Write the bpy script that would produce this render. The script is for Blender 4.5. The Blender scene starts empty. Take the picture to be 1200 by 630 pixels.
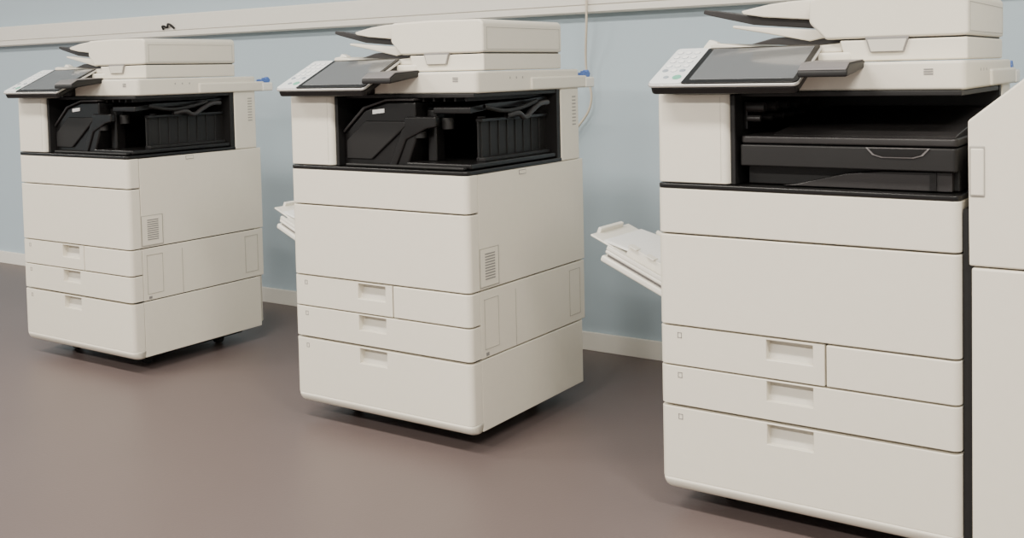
import bpy, bmesh, math
from mathutils import Vector, Matrix, Euler
col=bpy.context.scene.collection

# ---------------------------------------------------------------- materials
def mat(name,c,rough=0.5,metal=0.0,noise=0.0,nscale=40,bump=0.0,bscale=300,spec=0.5,coat=0.0):
    m=bpy.data.materials.new(name);m.use_nodes=True;nt=m.node_tree
    b=nt.nodes['Principled BSDF'];b.inputs['Roughness'].default_value=rough
    b.inputs['Metallic'].default_value=metal;b.inputs['Specular IOR Level'].default_value=spec
    b.inputs['Coat Weight'].default_value=coat
    tc=nt.nodes.new('ShaderNodeTexCoord')
    n=nt.nodes.new('ShaderNodeTexNoise');n.inputs['Scale'].default_value=nscale;n.inputs['Detail'].default_value=4
    nt.links.new(tc.outputs['Object'],n.inputs['Vector'])
    r=nt.nodes.new('ShaderNodeValToRGB')
    r.color_ramp.elements[0].position=0.3;r.color_ramp.elements[1].position=0.7
    r.color_ramp.elements[0].color=[x*(1-noise) for x in c]+[1]
    r.color_ramp.elements[1].color=[min(1,x*(1+noise)) for x in c]+[1]
    nt.links.new(n.outputs['Fac'],r.inputs['Fac']);nt.links.new(r.outputs['Color'],b.inputs['Base Color'])
    if bump>0:
        n2=nt.nodes.new('ShaderNodeTexNoise');n2.inputs['Scale'].default_value=bscale
        nt.links.new(tc.outputs['Object'],n2.inputs['Vector'])
        bp=nt.nodes.new('ShaderNodeBump');bp.inputs['Strength'].default_value=bump;bp.inputs['Distance'].default_value=0.001
        nt.links.new(n2.outputs['Fac'],bp.inputs['Height']);nt.links.new(bp.outputs['Normal'],b.inputs['Normal'])
    return m
WHITE=mat('copier_plastic',(0.70,0.655,0.555),0.42,noise=0.01,bump=0.06,bscale=900)
WHITE2=mat('copier_plastic_bright',(0.80,0.77,0.69),0.4,noise=0.01)
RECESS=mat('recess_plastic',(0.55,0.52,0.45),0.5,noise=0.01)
SEAM=mat('seam_grey',(0.34,0.32,0.28),0.6)
DARK=mat('seam_dark',(0.035,0.033,0.03),0.7)
BLACK=mat('black_plastic',(0.006,0.0055,0.0055),0.28,noise=0.05,spec=0.4)
BLACKM=mat('black_plastic_matte',(0.009,0.0085,0.0085),0.5,noise=0.05,spec=0.35)
GREYD=mat('dark_grey_plastic',(0.024,0.022,0.022),0.36,noise=0.05,spec=0.4)
GREYM=mat('mid_grey_plastic',(0.16,0.15,0.15),0.4)
SCREEN=mat('screen_glass',(0.12,0.125,0.13),0.12,coat=0.3)
RIM=mat('silver_rim',(0.60,0.59,0.56),0.3,metal=0.4)
KEY=mat('key_plastic',(0.72,0.74,0.74),0.4)
KEYG=mat('key_grey',(0.30,0.34,0.38),0.4)
GREEN=mat('key_green',(0.15,0.42,0.30),0.4)
BLUE=mat('blue_plastic',(0.08,0.16,0.46),0.4)
PAPER=mat('paper',(0.85,0.85,0.83),0.7)
LABEL=mat('label_ink',(0.22,0.21,0.20),0.6)
RUBBER=mat('rubber',(0.01,0.01,0.01),0.6)

# ---------------------------------------------------------------- geometry helpers
def finish(name,bm,m,parent,bevel=0.0,seg=3,loc=(0,0,0),rot=None):
    bmesh.ops.recalc_face_normals(bm,faces=bm.faces[:])
    me=bpy.data.meshes.new(name);bm.to_mesh(me);bm.free()
    o=bpy.data.objects.new(name,me);col.objects.link(o);me.materials.append(m)
    o.location=loc
    if rot: o.rotation_euler=rot
    if parent: o.parent=parent
    if bevel>0: addbevel(o,bevel,seg)
    return o
def addbevel(o,w,seg=3):
    b=o.modifiers.new('bevel','BEVEL');b.width=w;b.segments=seg;b.limit_method='ANGLE';b.angle_limit=math.radians(28)
    for p in o.data.polygons:p.use_smooth=True
    o.modifiers.new('wn','WEIGHTED_NORMAL').keep_sharp=False
def box(name,a,b,m,parent=None,bevel=0.002,seg=3):
    bm=bmesh.new();bmesh.ops.create_cube(bm,size=1)
    for v in bm.verts:
        v.co=Vector([(a[i]+b[i])/2+v.co[i]*(b[i]-a[i]) for i in range(3)])
    return finish(name,bm,m,parent,bevel,seg)
def prism(name,pts,axis,a,b,m,parent=None,bevel=0.0015,seg=2):
    """pts: 2-D polygon in the plane normal to axis (x:(y,z) y:(x,z) z:(x,y))"""
    bm=bmesh.new()
    def P(p,t):
        return {'x':(t,p[0],p[1]),'y':(p[0],t,p[1]),'z':(p[0],p[1],t)}[axis]
    v0=[bm.verts.new(P(p,a)) for p in pts];v1=[bm.verts.new(P(p,b)) for p in pts]
    bm.faces.new(v0);bm.faces.new(v1[::-1]);n=len(pts)
    for i in range(n): bm.faces.new((v0[i],v0[(i+1)%n],v1[(i+1)%n],v1[i]))
    return finish(name,bm,m,parent,bevel,seg)
def cyl(name,p,r,l,axis,m,parent=None,n=24,bevel=0.001):
    bm=bmesh.new();bmesh.ops.create_cone(bm,cap_ends=True,segments=n,radius1=r,radius2=r,depth=l)
    R={'z':Matrix(),'x':Matrix.Rotation(math.pi/2,4,'Y'),'y':Matrix.Rotation(math.pi/2,4,'X')}[axis]
    bmesh.ops.transform(bm,matrix=Matrix.Translation(p)@R,verts=bm.verts[:])
    return finish(name,bm,m,parent,bevel,2)
def tube(name,pts,r,m,parent=None):
    c=bpy.data.curves.new(name,'CURVE');c.dimensions='3D';c.bevel_depth=r;c.bevel_resolution=3
    s=c.splines.new('BEZIER');s.bezier_points.add(len(pts)-1)
    for bp_,p in zip(s.bezier_points,pts):
        bp_.co=p;bp_.handle_left_type=bp_.handle_right_type='AUTO'
    o=bpy.data.objects.new(name,c);col.objects.link(o);c.materials.append(m)
    if parent:o.parent=parent
    return o
def cut(o,cutters):
    for m_ in list(o.modifiers):o.modifiers.remove(m_)
    for c in cutters:
        bo=o.modifiers.new('b','BOOLEAN');bo.operation='DIFFERENCE';bo.object=c;bo.solver='EXACT'
    bpy.context.view_layer.update()
    dg=bpy.context.evaluated_depsgraph_get()
    me=bpy.data.meshes.new_from_object(o.evaluated_get(dg))
    o.modifiers.clear();o.data=me
    for c in cutters:bpy.data.objects.remove(c)
def arc_corner(cx,cy,r,a0,a1,n=6):
    return [(cx+r*math.cos(math.radians(a0+(a1-a0)*i/n)),cy+r*math.sin(math.radians(a0+(a1-a0)*i/n))) for i in range(n+1)]
def frontplan(x0,x1,yb,r=0.016,rl=True,rr=True,y0=0.0):
    pts=[(x0,yb)]
    pts+= arc_corner(x0+r,y0+r,r,180,270) if rl else [(x0,y0)]
    pts+= arc_corner(x1-r,y0+r,r,270,360) if rr else [(x1,y0)]
    pts+=[(x1,yb)]
    return pts
def frame(name,y0,y1,z0,z1,x,parent,t=0.0012,m=DARK,axis='x'):
    bm=bmesh.new()
    for (a,b,c,d) in ((y0,y1,z0,z0+t),(y0,y1,z1-t,z1),(y0,y0+t,z0,z1),(y1-t,y1,z0,z1)):
        r=bmesh.ops.create_cube(bm,size=1)['verts']
        for v in r:
            A=(a+b)/2+v.co[0]*(b-a);B=(c+d)/2+v.co[1]*(d-c);C=x+v.co[2]*0.0012
            v.co=Vector((C,A,B)) if axis=='x' else Vector((A,C,B))
    return finish(name,bm,m,parent)

Wd=0.62
ZA,ZB,ZC,ZD,ZE,ZF=0.05,0.2387,0.3282,0.4156,0.6163,0.7159

def copier(x,y,variant):
    E=bpy.data.objects.new('photocopier',None);col.objects.link(E);E.location=(x,y,0)
    g=0.0018;YP=0.045
    box('inner_core',(0.010,0.026,0.062),(0.610,0.54,ZF-0.004),DARK,E,0.0)
    # ---- front panels
    def panel(nm,z0,z1,x0=0.0,x1=Wd,rl=True,rr=True):
        return prism(nm,frontplan(x0,x1,YP,rl=rl,rr=rr),'z',z0,z1,WHITE,E,0)
    def pocket(o,zt):
        c=prism('cutter',[(-0.01,zt-0.0035),(0.024,zt-0.0035),(0.024,zt-0.014),(0.013,zt-0.045),(-0.01,zt-0.045)],'x',0.243,0.340,RECESS,E,0)
        cut(o,[c])
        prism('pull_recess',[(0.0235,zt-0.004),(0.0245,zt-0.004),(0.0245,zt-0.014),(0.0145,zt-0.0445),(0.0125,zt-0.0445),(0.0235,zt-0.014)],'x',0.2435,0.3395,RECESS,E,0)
    p=panel('top_strip',ZE+g,ZF-0.001);addbevel(p,0.0028)
    p=panel('front_door',ZD+g,ZE-g);addbevel(p,0.0028)
    p=panel('drawer_1',ZC+g,ZD-g,0,0.3655-g,rr=False);pocket(p,ZD-g);addbevel(p,0.0017,2)
    p=panel('drawer_side_panel',ZC+g,ZD-g,0.3655+g,Wd,rl=False);addbevel(p,0.0028)
    p=panel('drawer_2',ZB+g+0.002,ZC-g);pocket(p,ZC-g);addbevel(p,0.0017,2)
    p=prism('drawer_3',frontplan(0,Wd,YP),'z',ZA+0.0278,ZB-g-0.001,WHITE,E,0);pocket(p,ZB-g-0.001);addbevel(p,0.0017,2)
    bm=bmesh.new();rings=[]
    for k in range(7):
        t=k/6*math.pi/2
        off=0.024*(1-math.cos(t));z=ZA+0.028-0.028*math.sin(t)
        rings.append([bm.verts.new((px,py,z)) for px,py in frontplan(off*0.35,Wd-off*0.35,YP+0.001,r=0.018,y0=off)])
    for a,b in zip(rings,rings[1:]):
        n=len(a)
        for i in range(n): bm.faces.new((a[i],a[(i+1)%n],b[(i+1)%n],b[i]))
    bm.faces.new(rings[0]);bm.faces.new(rings[-1][::-1])
    o=finish('front_bumper',bm,WHITE,E)
    for f in o.data.polygons:f.use_smooth=len(f.vertices)==4
    # ---- side shells
    for sx,nm in ((Wd-0.012,'right'),(0.001,'left')):
        x0,x1=sx,sx+0.011
        box('side_upper_'+nm,(x0,YP+g,ZD+g),(x1,0.575,ZF-0.002),WHITE,E,0.002)
        box('side_mid_'+nm,(x0,YP+g,ZB+g),(x1,0.572,ZD-g),WHITE,E,0.002)
        box('side_base_'+nm,(x0,YP+g,ZA+0.003),(x1,0.555,ZB-g),WHITE,E,0.002)
    xs=Wd-0.001
    box('rear_cover',(0.012,0.53,0.065),(0.608,0.573,ZF-0.003),WHITE,E,0.004)
    box('rear_hump',(0.06,0.573,0.30),(0.56,0.600,0.66),WHITE,E,0.012)
    box('vent_plate',(xs-0.002,0.048,0.425),(xs+0.0015,0.128,0.522),WHITE,E,0.001)
    frame('vent_frame',0.046,0.130,0.423,0.524,xs+0.0012,E,m=SEAM)
    for k in range(10):
        z=0.442+k*0.0072
        box('vent_slot_%d'%k,(xs,0.068,z),(xs+0.0024,0.112,z+0.0030),LABEL,E,0)
    frame('side_hatch_a',0.062,0.125,0.262,0.392,xs+0.0007,E,m=SEAM,t=0.0009)
    frame('side_hatch_b',0.485,0.545,0.262,0.395,xs+0.0007,E,m=SEAM,t=0.0009)
    box('side_seam',(xs+0.0002,0.205,ZB+0.004),(xs+0.0014,0.2060,ZD-0.02),SEAM,E,0)
    box('release_mark',(xs,0.066,0.246),(xs+0.0016,0.078,0.254),LABEL,E,0)
    # ---- undercarriage
    box('base_frame',(0.05,0.060,0.034),(0.575,0.50,0.066),BLACKM,E,0.004)
    for cx in (0.11,0.51):
        for cy in (0.13,0.44):
            cyl('caster_wheel',(cx,cy,0.018),0.018,0.022,'x',RUBBER,E)
            box('caster_fork',(cx-0.016,cy-0.014,0.014),(cx+0.016,cy+0.014,0.036),BLACKM,E,0.003)
    # ---- inner output bay shell
    prism('bay_deck',frontplan(0.0,Wd,0.458,y0=-0.001),'z',ZF-0.001,ZF+0.010,BLACK,E,0.003,3)
    prism('control_column',frontplan(0.002,0.166,0.40,r=0.014),'z',ZF+0.012,0.918,WHITE,E,0.003)
    box('column_inner',(0.164,0.012,ZF+0.010),(0.176,0.44,0.916),BLACKM,E,0.003)
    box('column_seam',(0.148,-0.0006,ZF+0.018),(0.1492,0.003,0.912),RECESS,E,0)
    box('rear_column',(0.003,0.459,ZF-0.001),(Wd-0.001,0.558,0.924),WHITE,E,0.004)
    box('left_wall',(0.003,0.38,ZF+0.01),(0.03,0.47,0.922),WHITE,E,0.003)
    box('bay_back_wall',(0.17,0.440,ZF+0.008),(Wd-0.004,0.4585,0.921),BLACKM,E,0.001)
    box('bay_ceiling',(0.17,0.045,0.910),(Wd-0.006,0.455,0.9205),BLACKM,E,0.002)
    for k in range(9):
        z=0.815+k*0.010
        box('column_slot_%d'%k,(Wd-0.003,0.520,z),(Wd-0.0004,0.540,z+0.004),SEAM,E,0)
    box('interlock_label',(xs,0.235,0.698),(xs+0.0012,0.268,0.710),LABEL,E,0)
    box('interlock_label_face',(xs+0.0004,0.2365,0.6995),(xs+0.0017,0.2665,0.7085),WHITE,E,0)
    # ---- scanner body
    prism('scanner_body',frontplan(0.002,Wd,0.56,r=0.014,y0=0.050),'z',0.921,0.977,WHITE,E,0.006,4)
    for k in range(3):
        box('sensor_bar_%d'%k,(0.545,0.0488,0.951+k*0.0045),(0.562,0.052,0.9534+k*0.0045),LABEL,E,0)
    for k in range(3):
        box('bay_tick_%d'%k,(Wd-0.002,0.20+k*0.03,0.955),(Wd+0.0004,0.204+k*0.03,0.961),SEAM,E,0)
    box('side_shelf',(0.56,0.30,0.922),(0.626,0.60,0.958),WHITE,E,0.006)
    box('clip_cup',(0.592,0.588,0.922),(0.628,0.640,0.953),WHITE2,E,0.005)
    prism('clip_blue_a',[(0.592,0.951),(0.612,0.951),(0.613,0.960),(0.602,0.967),(0.590,0.964)],'x',0.590,0.618,BLUE,E,0.003)
    prism('clip_blue_b',[(0.613,0.951),(0.634,0.951),(0.642,0.962),(0.630,0.975),(0.620,0.968),(0.612,0.972)],'x',0.594,0.614,BLUE,E,0.003)
    # ---- document feeder
    prism('platen_cover',frontplan(0.004,0.40,0.50,r=0.012,y0=0.085),'z',0.9785,0.999,WHITE,E,0.005)
    prof=[(0.385,0.9790),(Wd-0.003,0.9790),(Wd-0.003,1.022),(0.372,1.022)]
    prism('feeder_lower',prof,'y',0.088,0.468,WHITE,E,0.004,3)
    box('feeder_gap',(0.39,0.094,1.018),(Wd-0.008,0.462,1.028),DARK,E,0)
    prof=[(0.345,1.0250),(0.60,1.0250)]+arc_corner(Wd-0.008,1.0325,0.007,270,360,4)+arc_corner(Wd-0.016,1.096,0.015,0,90,5)+[(0.45,1.114)]+arc_corner(0.325,1.098,0.014,90,180,5)+[(0.311,1.060)]
    prism('feeder_cover',prof,'y',0.084,0.470,WHITE,E,0.006,4)
    frame('feeder_hatch',0.100,0.456,1.033,1.090,Wd-0.0010,E,m=SEAM,t=0.0010)
    prism('feeder_grip',[(0.435,0.996),(0.500,0.996),(0.510,1.027),(0.425,1.027)],'y',0.0825,0.092,LABEL,E,0.001)
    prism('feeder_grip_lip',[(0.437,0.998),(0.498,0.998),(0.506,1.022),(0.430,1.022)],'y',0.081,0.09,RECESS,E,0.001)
    # input tray
    prism('input_tray',[(0.335,1.066),(0.19,1.080),(0.085,1.099),(0.055,1.102),(0.052,1.094),(0.07,1.088),(0.17,1.064),(0.335,1.048)],'y',0.14,0.38,GREYD,E,0.002)
    gp=[(0.335,1.066),(0.20,1.079),(0.155,1.087),(0.150,1.094),(0.170,1.098),(0.215,1.106),(0.26,1.110),(0.335,1.112)]
    prism('input_tray_guide',gp,'y',0.118,0.150,WHITE,E,0.003)
    prism('input_tray_guide_rear',gp,'y',0.40,0.43,WHITE,E,0.003)
    prism('input_tray_arm',[(0.345,1.045),(0.345,1.032),(0.30,1.024),(0.20,1.045),(0.13,1.058),(0.13,1.064),(0.20,1.057)],'y',0.118,0.15,WHITE,E,0.003)
    prism('output_ramp',[(0.375,0.999),(0.375,1.018),(0.30,1.012),(0.16,1.018),(0.10,1.026),(0.085,1.024),(0.085,0.999)],'y',0.10,0.44,WHITE,E,0.003)
    prism('output_ramp_dark',[(0.38,1.017),(0.38,1.040),(0.22,1.034),(0.17,1.022),(0.30,1.014)],'y',0.125,0.42,GREYD,E,0.002)
    prism('stop_tab',[(0.03,0.998),(0.10,0.998),(0.075,1.030),(0.058,1.036),(0.045,1.022)],'y',0.16,0.18,WHITE2,E,0.002)
    # ---- operator panel
    tilt=math.atan2(0.077,0.161)
    PE=bpy.data.objects.new('operator_panel',None);col.objects.link(PE);PE.parent=E
    PE.location=(0.170,-0.057,0.9405);PE.rotation_euler=(tilt,0,0)
    def tb(nm,a,b,m,bev=0.001,seg=2): return box(nm,a,b,m,PE,bev,seg)
    def rr(x0,x1,y0,y1,r):
        return arc_corner(x1-r,y1-r,r,0,90,5)+arc_corner(x0+r,y1-r,r,90,180,5)+arc_corner(x0+r,y0+r,r,180,270,5)+arc_corner(x1-r,y0+r,r,270,360,5)
    prism('panel_back',rr(-0.160,0.160,0.002,0.174,0.012),'z',-0.026,-0.009,BLACK,PE,0.004,3)
    prism('panel_bezel',rr(-0.164,0.164,0,0.178,0.012),'z',-0.0085,-0.002,RIM,PE,0.002,3)
    prism('panel_glass_border',rr(-0.088,0.161,0.003,0.175,0.010),'z',-0.003,0.0008,BLACK,PE,0.0008)
    tb('touch_screen',(-0.072,0.018,0.0),(0.151,0.166,0.0016),SCREEN,0.0004)
    prism('keypad_plate',rr(-0.161,-0.086,0.003,0.175,0.010),'z',-0.003,0.001,KEY,PE,0.0008)
    for r_ in range(5):
        for c_ in range(3):
            cx=-0.145+c_*0.020;cy=0.062+r_*0.022
            cyl('key_rim_%d%d'%(r_,c_),(cx,cy,0.0012),0.0070,0.0014,'z',KEYG,PE,16,0.0002)
            cyl('key_%d%d'%(r_,c_),(cx,cy,0.0016),0.0062,0.002,'z',KEYG if (r_ in(0,) and c_!=1) else PAPER,PE,16,0.0004)
    cyl('start_key',(-0.105,0.030,0.0016),0.010,0.002,'z',GREEN,PE,20,0.0004)
    cyl('stop_key',(-0.130,0.030,0.0016),0.006,0.002,'z',KEYG,PE,16,0.0004)
    box('panel_neck',(0.06,0.03,0.922),(0.28,0.09,0.952),BLACKM,E,0.006)
    prism('card_reader',[(-0.065,0.950),(0.060,0.966),(0.060,0.982),(-0.04,0.976),(-0.065,0.963)],'x',0.335,0.432,BLACKM,E,0.004)
    prism('card_reader_top',[(-0.064,0.9635),(-0.04,0.9765),(0.055,0.982),(0.055,0.9835),(-0.042,0.979),(-0.064,0.966)],'x',0.337,0.430,GREYM,E,0.001)
    # ---- multipurpose tray on left side
    M=bpy.data.objects.new('bypass_tray',None);col.objects.link(M);M.parent=E;M.location=(0.0,0.30,0.44);M.rotation_euler=(0,math.radians(24),0)
    box('tray_base',(-0.24,-0.14,-0.010),(0.0,0.14,0.0),WHITE2,M,0.004)
    for sy in(-1,1):
        box('tray_side',(-0.24,sy*0.135-0.005,0),(-0.02,sy*0.135+0.005,0.010),WHITE2,M,0.002)
        box('tray_guide',(-0.20,sy*0.105-0.003,0),(-0.04,sy*0.105+0.003,0.026),WHITE2,M,0.002)
        for k in range(3):
            box('guide_rib',(-0.20+k*0.05,sy*0.105-0.012,0.026),(-0.175+k*0.05,sy*0.105+0.012,0.029),WHITE2,M,0.001)
    box('tray_extension',(-0.31,-0.10,-0.006),(-0.23,0.10,-0.001),WHITE2,M,0.002)
    box('tray_extension_lip',(-0.315,-0.06,-0.006),(-0.305,0.06,0.010),WHITE2,M,0.002)
    box('tray_underside',(-0.235,-0.13,-0.020),(0.0,0.13,-0.010),GREYM,M,0.001)
    box('tray_lower_shell',(-0.245,-0.14,-0.034),(0.0,0.14,-0.018),WHITE2,M,0.005)
    prism('paper_stack',[(-0.27,-0.002),(-0.20,0.008),(0.0,0.008),(0.0,0.016),(-0.20,0.015),(-0.27,0.004)],'y',-0.098,0.098,PAPER,M,0.0005)
    for k,z in enumerate((ZD-0.020,ZC-0.020,ZB-0.022)):
        frame('drawer_icon_%d'%k,0.043,0.053,z-0.006,z+0.006,0.0,E,t=0.0014,m=LABEL,axis='y')
    # ---- contents of the bay
    if variant=='finisher':
        prism('stapler_housing',[(0.178,0.728),(0.40,0.728),(0.43,0.80),(0.43,0.900),(0.335,0.900),(0.255,0.878),(0.178,0.812)],'y',0.035,0.21,BLACK,E,0.005,3)
        prism('stapler_lid',[(0.180,0.816),(0.258,0.882),(0.335,0.903),(0.43,0.903),(0.43,0.909),(0.335,0.909),(0.252,0.888),(0.176,0.822)],'y',0.03,0.215,GREYD,E,0.002)
        prism('stapler_face',[(0.19,0.745),(0.28,0.745),(0.40,0.835),(0.40,0.85),(0.26,0.85),(0.19,0.795)],'y',0.028,0.037,BLACKM,E,0.004)
        prism('stapler_brace',[(0.34,0.73),(0.365,0.73),(0.40,0.80),(0.47,0.83),(0.50,0.835),(0.50,0.862),(0.40,0.862)],'y',0.03,0.05,BLACK,E,0.004)
        prism('status_label',[(0.285,0.868),(0.325,0.872),(0.325,0.883),(0.285,0.879)],'y',0.032,0.036,PAPER,E,0)
        box('output_floor',(0.40,0.03,0.728),(0.612,0.44,0.742),BLACK,E,0.004)
        box('output_floor_tab',(0.20,0.012,0.727),(0.60,0.03,0.735),BLACKM,E,0.003)
        prism('output_arm',[(0.06,0.868),(0.16,0.878),(0.30,0.880),(0.43,0.895),(0.43,0.905),(0.28,0.896),(0.14,0.894),(0.06,0.885)],'x',0.47,0.59,BLACK,E,0.003)
        box('arm_post',(0.44,0.07,0.74),(0.47,0.11,0.88),BLACK,E,0.006)
        cyl('feed_roller_a',(0.50,0.085,0.842),0.016,0.030,'z',BLACKM,E)
        cyl('feed_roller_b',(0.435,0.05,0.822),0.016,0.034,'z',BLACKM,E)
        cyl('feed_roller_c',(0.55,0.16,0.846),0.014,0.024,'z',BLACK,E)
        box('glass_guide',(0.574,0.11,0.742),(0.578,0.44,0.850),BLACKM,E,0.001)
        for k in range(8):
            yy=0.12+k*0.040
            box('output_fin_%d'%k,(0.576,yy,0.742),(0.581,yy+0.005,0.848),BLACKM,E,0.0015)
        box('fin_rail_top',(0.570,0.11,0.845),(0.592,0.43,0.854),BLACK,E,0.002)
        box('fin_rail_low',(0.570,0.11,0.742),(0.598,0.43,0.752),BLACKM,E,0.002)
        tube('paddle_grip',[(0.606,0.20,0.858),(0.612,0.25,0.862),(0.612,0.28,0.850),(0.612,0.32,0.868),(0.612,0.36,0.884),(0.61,0.40,0.886)],0.008,GREYD,E)
        tube('paddle_grip_b',[(0.606,0.10,0.885),(0.612,0.18,0.872),(0.612,0.26,0.876),(0.612,0.34,0.892)],0.006,BLACKM,E)
        for k in range(6):
            box('roof_rib_%d'%k,(0.40+k*0.035,0.06,0.900),(0.406+k*0.035,0.42,0.912),BLACKM,E,0.001)
    else:
        prism('tray_slab',frontplan(0.185,0.612,0.44,r=0.012,y0=0.018),'z',0.814,0.830,GREYD,E,0.004,3)
        prism('tray_slab_ramp',[(0.045,0.830),(0.435,0.830),(0.435,0.876),(0.36,0.872),(0.20,0.850),(0.06,0.835)],'x',0.245,0.604,GREYD,E,0.003)
        box('lower_unit',(0.190,0.05,0.727),(0.610,0.43,0.812),BLACKM,E,0.003)
        prism('lower_front',frontplan(0.186,0.612,0.06,r=0.010,y0=0.010),'z',0.768,0.812,BLACKM,E,0.003,3)
        prism('lower_front_grip',[(0.445,0.8115),(0.565,0.8115),(0.552,0.797),(0.535,0.792),(0.475,0.792),(0.458,0.797)],'y',0.0075,0.014,GREYM,E,0.001)
        prism('lower_front_grip_in',[(0.450,0.811),(0.560,0.811),(0.548,0.799),(0.532,0.7945),(0.478,0.7945),(0.462,0.799)],'y',0.0055,0.012,BLACK,E,0.001)
        ap=[(0.60,0.766),(0.47,0.764),(0.40,0.757),(0.35,0.745),(0.30,0.732),(0.27,0.728),(0.60,0.728)]
        prism('lower_swoop',ap,'y',0.030,0.05,GREYD,E,0.003)
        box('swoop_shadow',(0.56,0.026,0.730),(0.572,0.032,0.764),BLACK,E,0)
        prism('side_ribs',[(0.06,0.84),(0.40,0.84),(0.40,0.90),(0.06,0.90)],'x',0.176,0.185,BLACK,E,0.002)
        for k in range(5):
            cyl('exit_roller_%d'%k,(0.205,0.06+0.07*k,0.888),0.011,0.04,'x',GREYD,E)
            cyl('exit_rollerb_%d'%k,(0.200,0.06+0.07*k,0.864),0.007,0.03,'x',GREYD,E)
    return E

copier(-3.5743,2.1273,'finisher')
copier(-2.1840,2.1067,'finisher')
copier(-1.0215,2.0698,'tray')

# ---------------------------------------------------------------- finisher unit at the right
F=bpy.data.objects.new('document_finisher',None);col.objects.link(F);F.location=(-1.0215,2.0698,0)
x0,x1=0.6345,1.16
prism('finisher_upper',[(x0,0.597),(x1,0.597),(x1,0.99),(0.786,0.99),(x0-0.002,0.865)],'y',0.0,0.56,WHITE,F,0.004,3)
box('finisher_lower',(x0+0.004,0.0,0.06),(x1,0.56,0.594),WHITE,F,0.005)
box('finisher_core',(x0+0.012,0.02,0.07),(x1-0.01,0.54,0.60),DARK,F,0)
box('gap_shade_plate',(0.6225,0.012,0.06),(0.642,0.53,0.70),BLACKM,F,0)  # added dark plate, stands in for the shade in the gap beside the copier
box('grip_recess',(x0+0.001,-0.002,0.725),(x0+0.028,0.01,0.82),SEAM,F,0.003)
box('grip_inner',(x0+0.003,-0.0035,0.728),(x0+0.0265,0.005,0.815),WHITE,F,0.003)
box('finisher_base',(x0+0.03,0.03,0.03),(x1-0.03,0.53,0.062),BLACKM,F,0.003)
for cx in(x0+0.07,x1-0.07):
    for cy in(0.08,0.48): cyl('caster_wheel',(cx,cy,0.018),0.018,0.022,'x',RUBBER,F)

# ---------------------------------------------------------------- room
YW=3.151
WALL=mat('wall_paint',(0.40,0.485,0.54),0.7,noise=0.012,nscale=1.2,bump=0.15,bscale=220)
FLOOR=mat('vinyl_floor',(0.116,0.089,0.083),0.42,noise=0.04,nscale=1.6,bump=0.25,bscale=140,spec=0.36)
CEIL=mat('ceiling_paint',(0.8,0.8,0.78),0.8)
TRIM=mat('trim_white',(0.74,0.71,0.64),0.45,noise=0.01)
box('floor',(-9,-3.5,-0.05),(3,YW+0.1,0),FLOOR,None,0)
box('wall_back',(-9,YW,0),(3,YW+0.1,2.7),WALL,None,0)
box('wall_left',(-9.1,-3.5,0),(-9,YW+0.1,2.7),WALL,None,0)
box('ceiling',(-9,-3.5,2.7),(3,YW+0.1,2.8),CEIL,None,0)
box('baseboard_back',(-9,YW-0.012,0),(3,YW,0.0634),TRIM,None,0.002)
T=bpy.data.objects.new('trim_1',None);col.objects.link(T)
box('trunking_body',(-9,YW-0.045,1.164),(3,YW,1.266),TRIM,T,0.004)
box('trunking_cover_lower',(-9,YW-0.050,1.168),(3,YW-0.044,1.190),TRIM,T,0.002)
box('trunking_cover_upper',(-9,YW-0.050,1.193),(3,YW-0.044,1.262),TRIM,T,0.002)
CB=mat('cable_white',(0.55,0.48,0.38),0.5)
tube('power_cable',[(-1.78,YW-0.055,1.26),(-1.775,YW-0.065,1.15),(-1.80,YW-0.03,0.98),(-1.79,YW-0.02,0.86),(-1.85,YW-0.02,0.77),(-1.95,YW-0.03,0.66)],0.004,CB)
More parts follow.
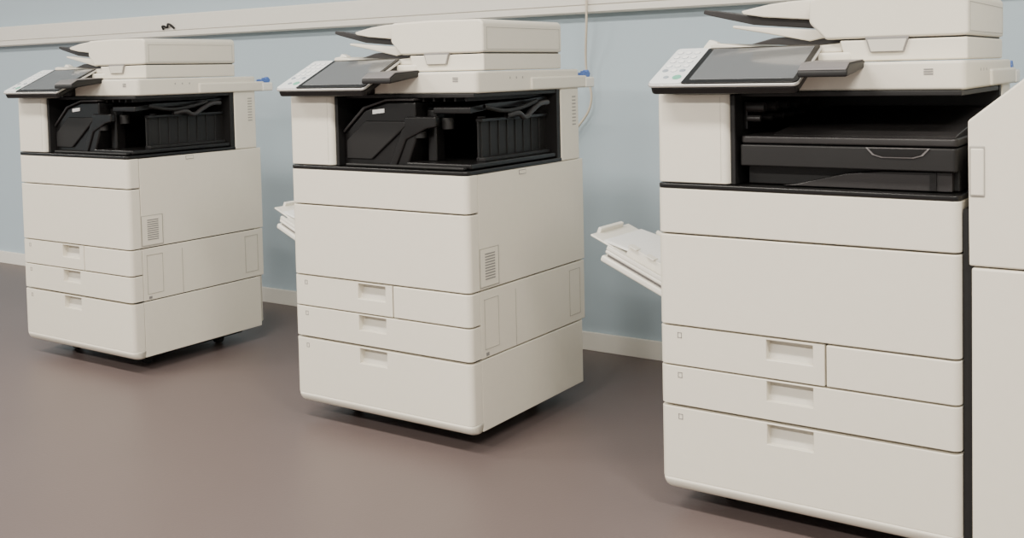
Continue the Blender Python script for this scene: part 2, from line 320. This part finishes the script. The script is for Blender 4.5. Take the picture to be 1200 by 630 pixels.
tube('network_cable',[(-4.00,YW-0.052,1.20),(-3.985,YW-0.066,1.213),(-3.965,YW-0.058,1.208),(-3.945,YW-0.066,1.221),(-3.92,YW-0.052,1.20)],0.005,BLACKM)

# ---------------------------------------------------------------- lights
LM=bpy.data.materials.new('light_diffuser');LM.use_nodes=True
LM.node_tree.nodes['Principled BSDF'].inputs['Emission Color'].default_value=(1,0.95,0.86,1)
LM.node_tree.nodes['Principled BSDF'].inputs['Emission Strength'].default_value=3
for i,lx in enumerate((-6.6,-4.2,-1.8,0.6)):
    for j,ly in enumerate((-1.6,0.9)):
        f=box('ceiling_light',(lx-0.62,ly-0.17,2.64),(lx+0.62,ly+0.17,2.70),LM,None,0.005)
        l=bpy.data.lights.new('lamp','AREA');l.shape='RECTANGLE';l.size=1.2;l.size_y=0.3
        l.energy=(116,64)[j]*(0.9,0.9,1.05,1.25)[i];l.color=(1,0.95,0.87)
        o=bpy.data.objects.new('lamp_%d%d'%(i,j),l);col.objects.link(o);o.parent=f;o.location=(lx,ly,2.63)
w=bpy.data.worlds.new('world');bpy.context.scene.world=w;w.use_nodes=True
w.node_tree.nodes['Background'].inputs[0].default_value=(1,0.97,0.92,1);w.node_tree.nodes['Background'].inputs[1].default_value=0.78

# ---------------------------------------------------------------- camera (fitted)
f_,cy_,yaw,pitch,roll,h=1233.8508,138.8716,0.5945,0.0454,-0.0226,0.9762
f0=Vector((-math.sin(yaw),math.cos(yaw),0));r0=Vector((math.cos(yaw),math.sin(yaw),0));u0=Vector((0,0,1))
fw=math.cos(pitch)*f0-math.sin(pitch)*u0;u1=math.cos(pitch)*u0+math.sin(pitch)*f0
r=math.cos(roll)*r0+math.sin(roll)*u1;u=-math.sin(roll)*r0+math.cos(roll)*u1
cd=bpy.data.cameras.new('camera');co=bpy.data.objects.new('camera',cd);col.objects.link(co)
co.matrix_world=Matrix(((r.x,u.x,-fw.x,0),(r.y,u.y,-fw.y,0),(r.z,u.z,-fw.z,h),(0,0,0,1)))
cd.sensor_width=36;cd.sensor_fit='HORIZONTAL';cd.lens=f_/1200*36;cd.shift_y=-(315-cy_)/1200
cd.clip_start=0.05
bpy.context.scene.camera=co
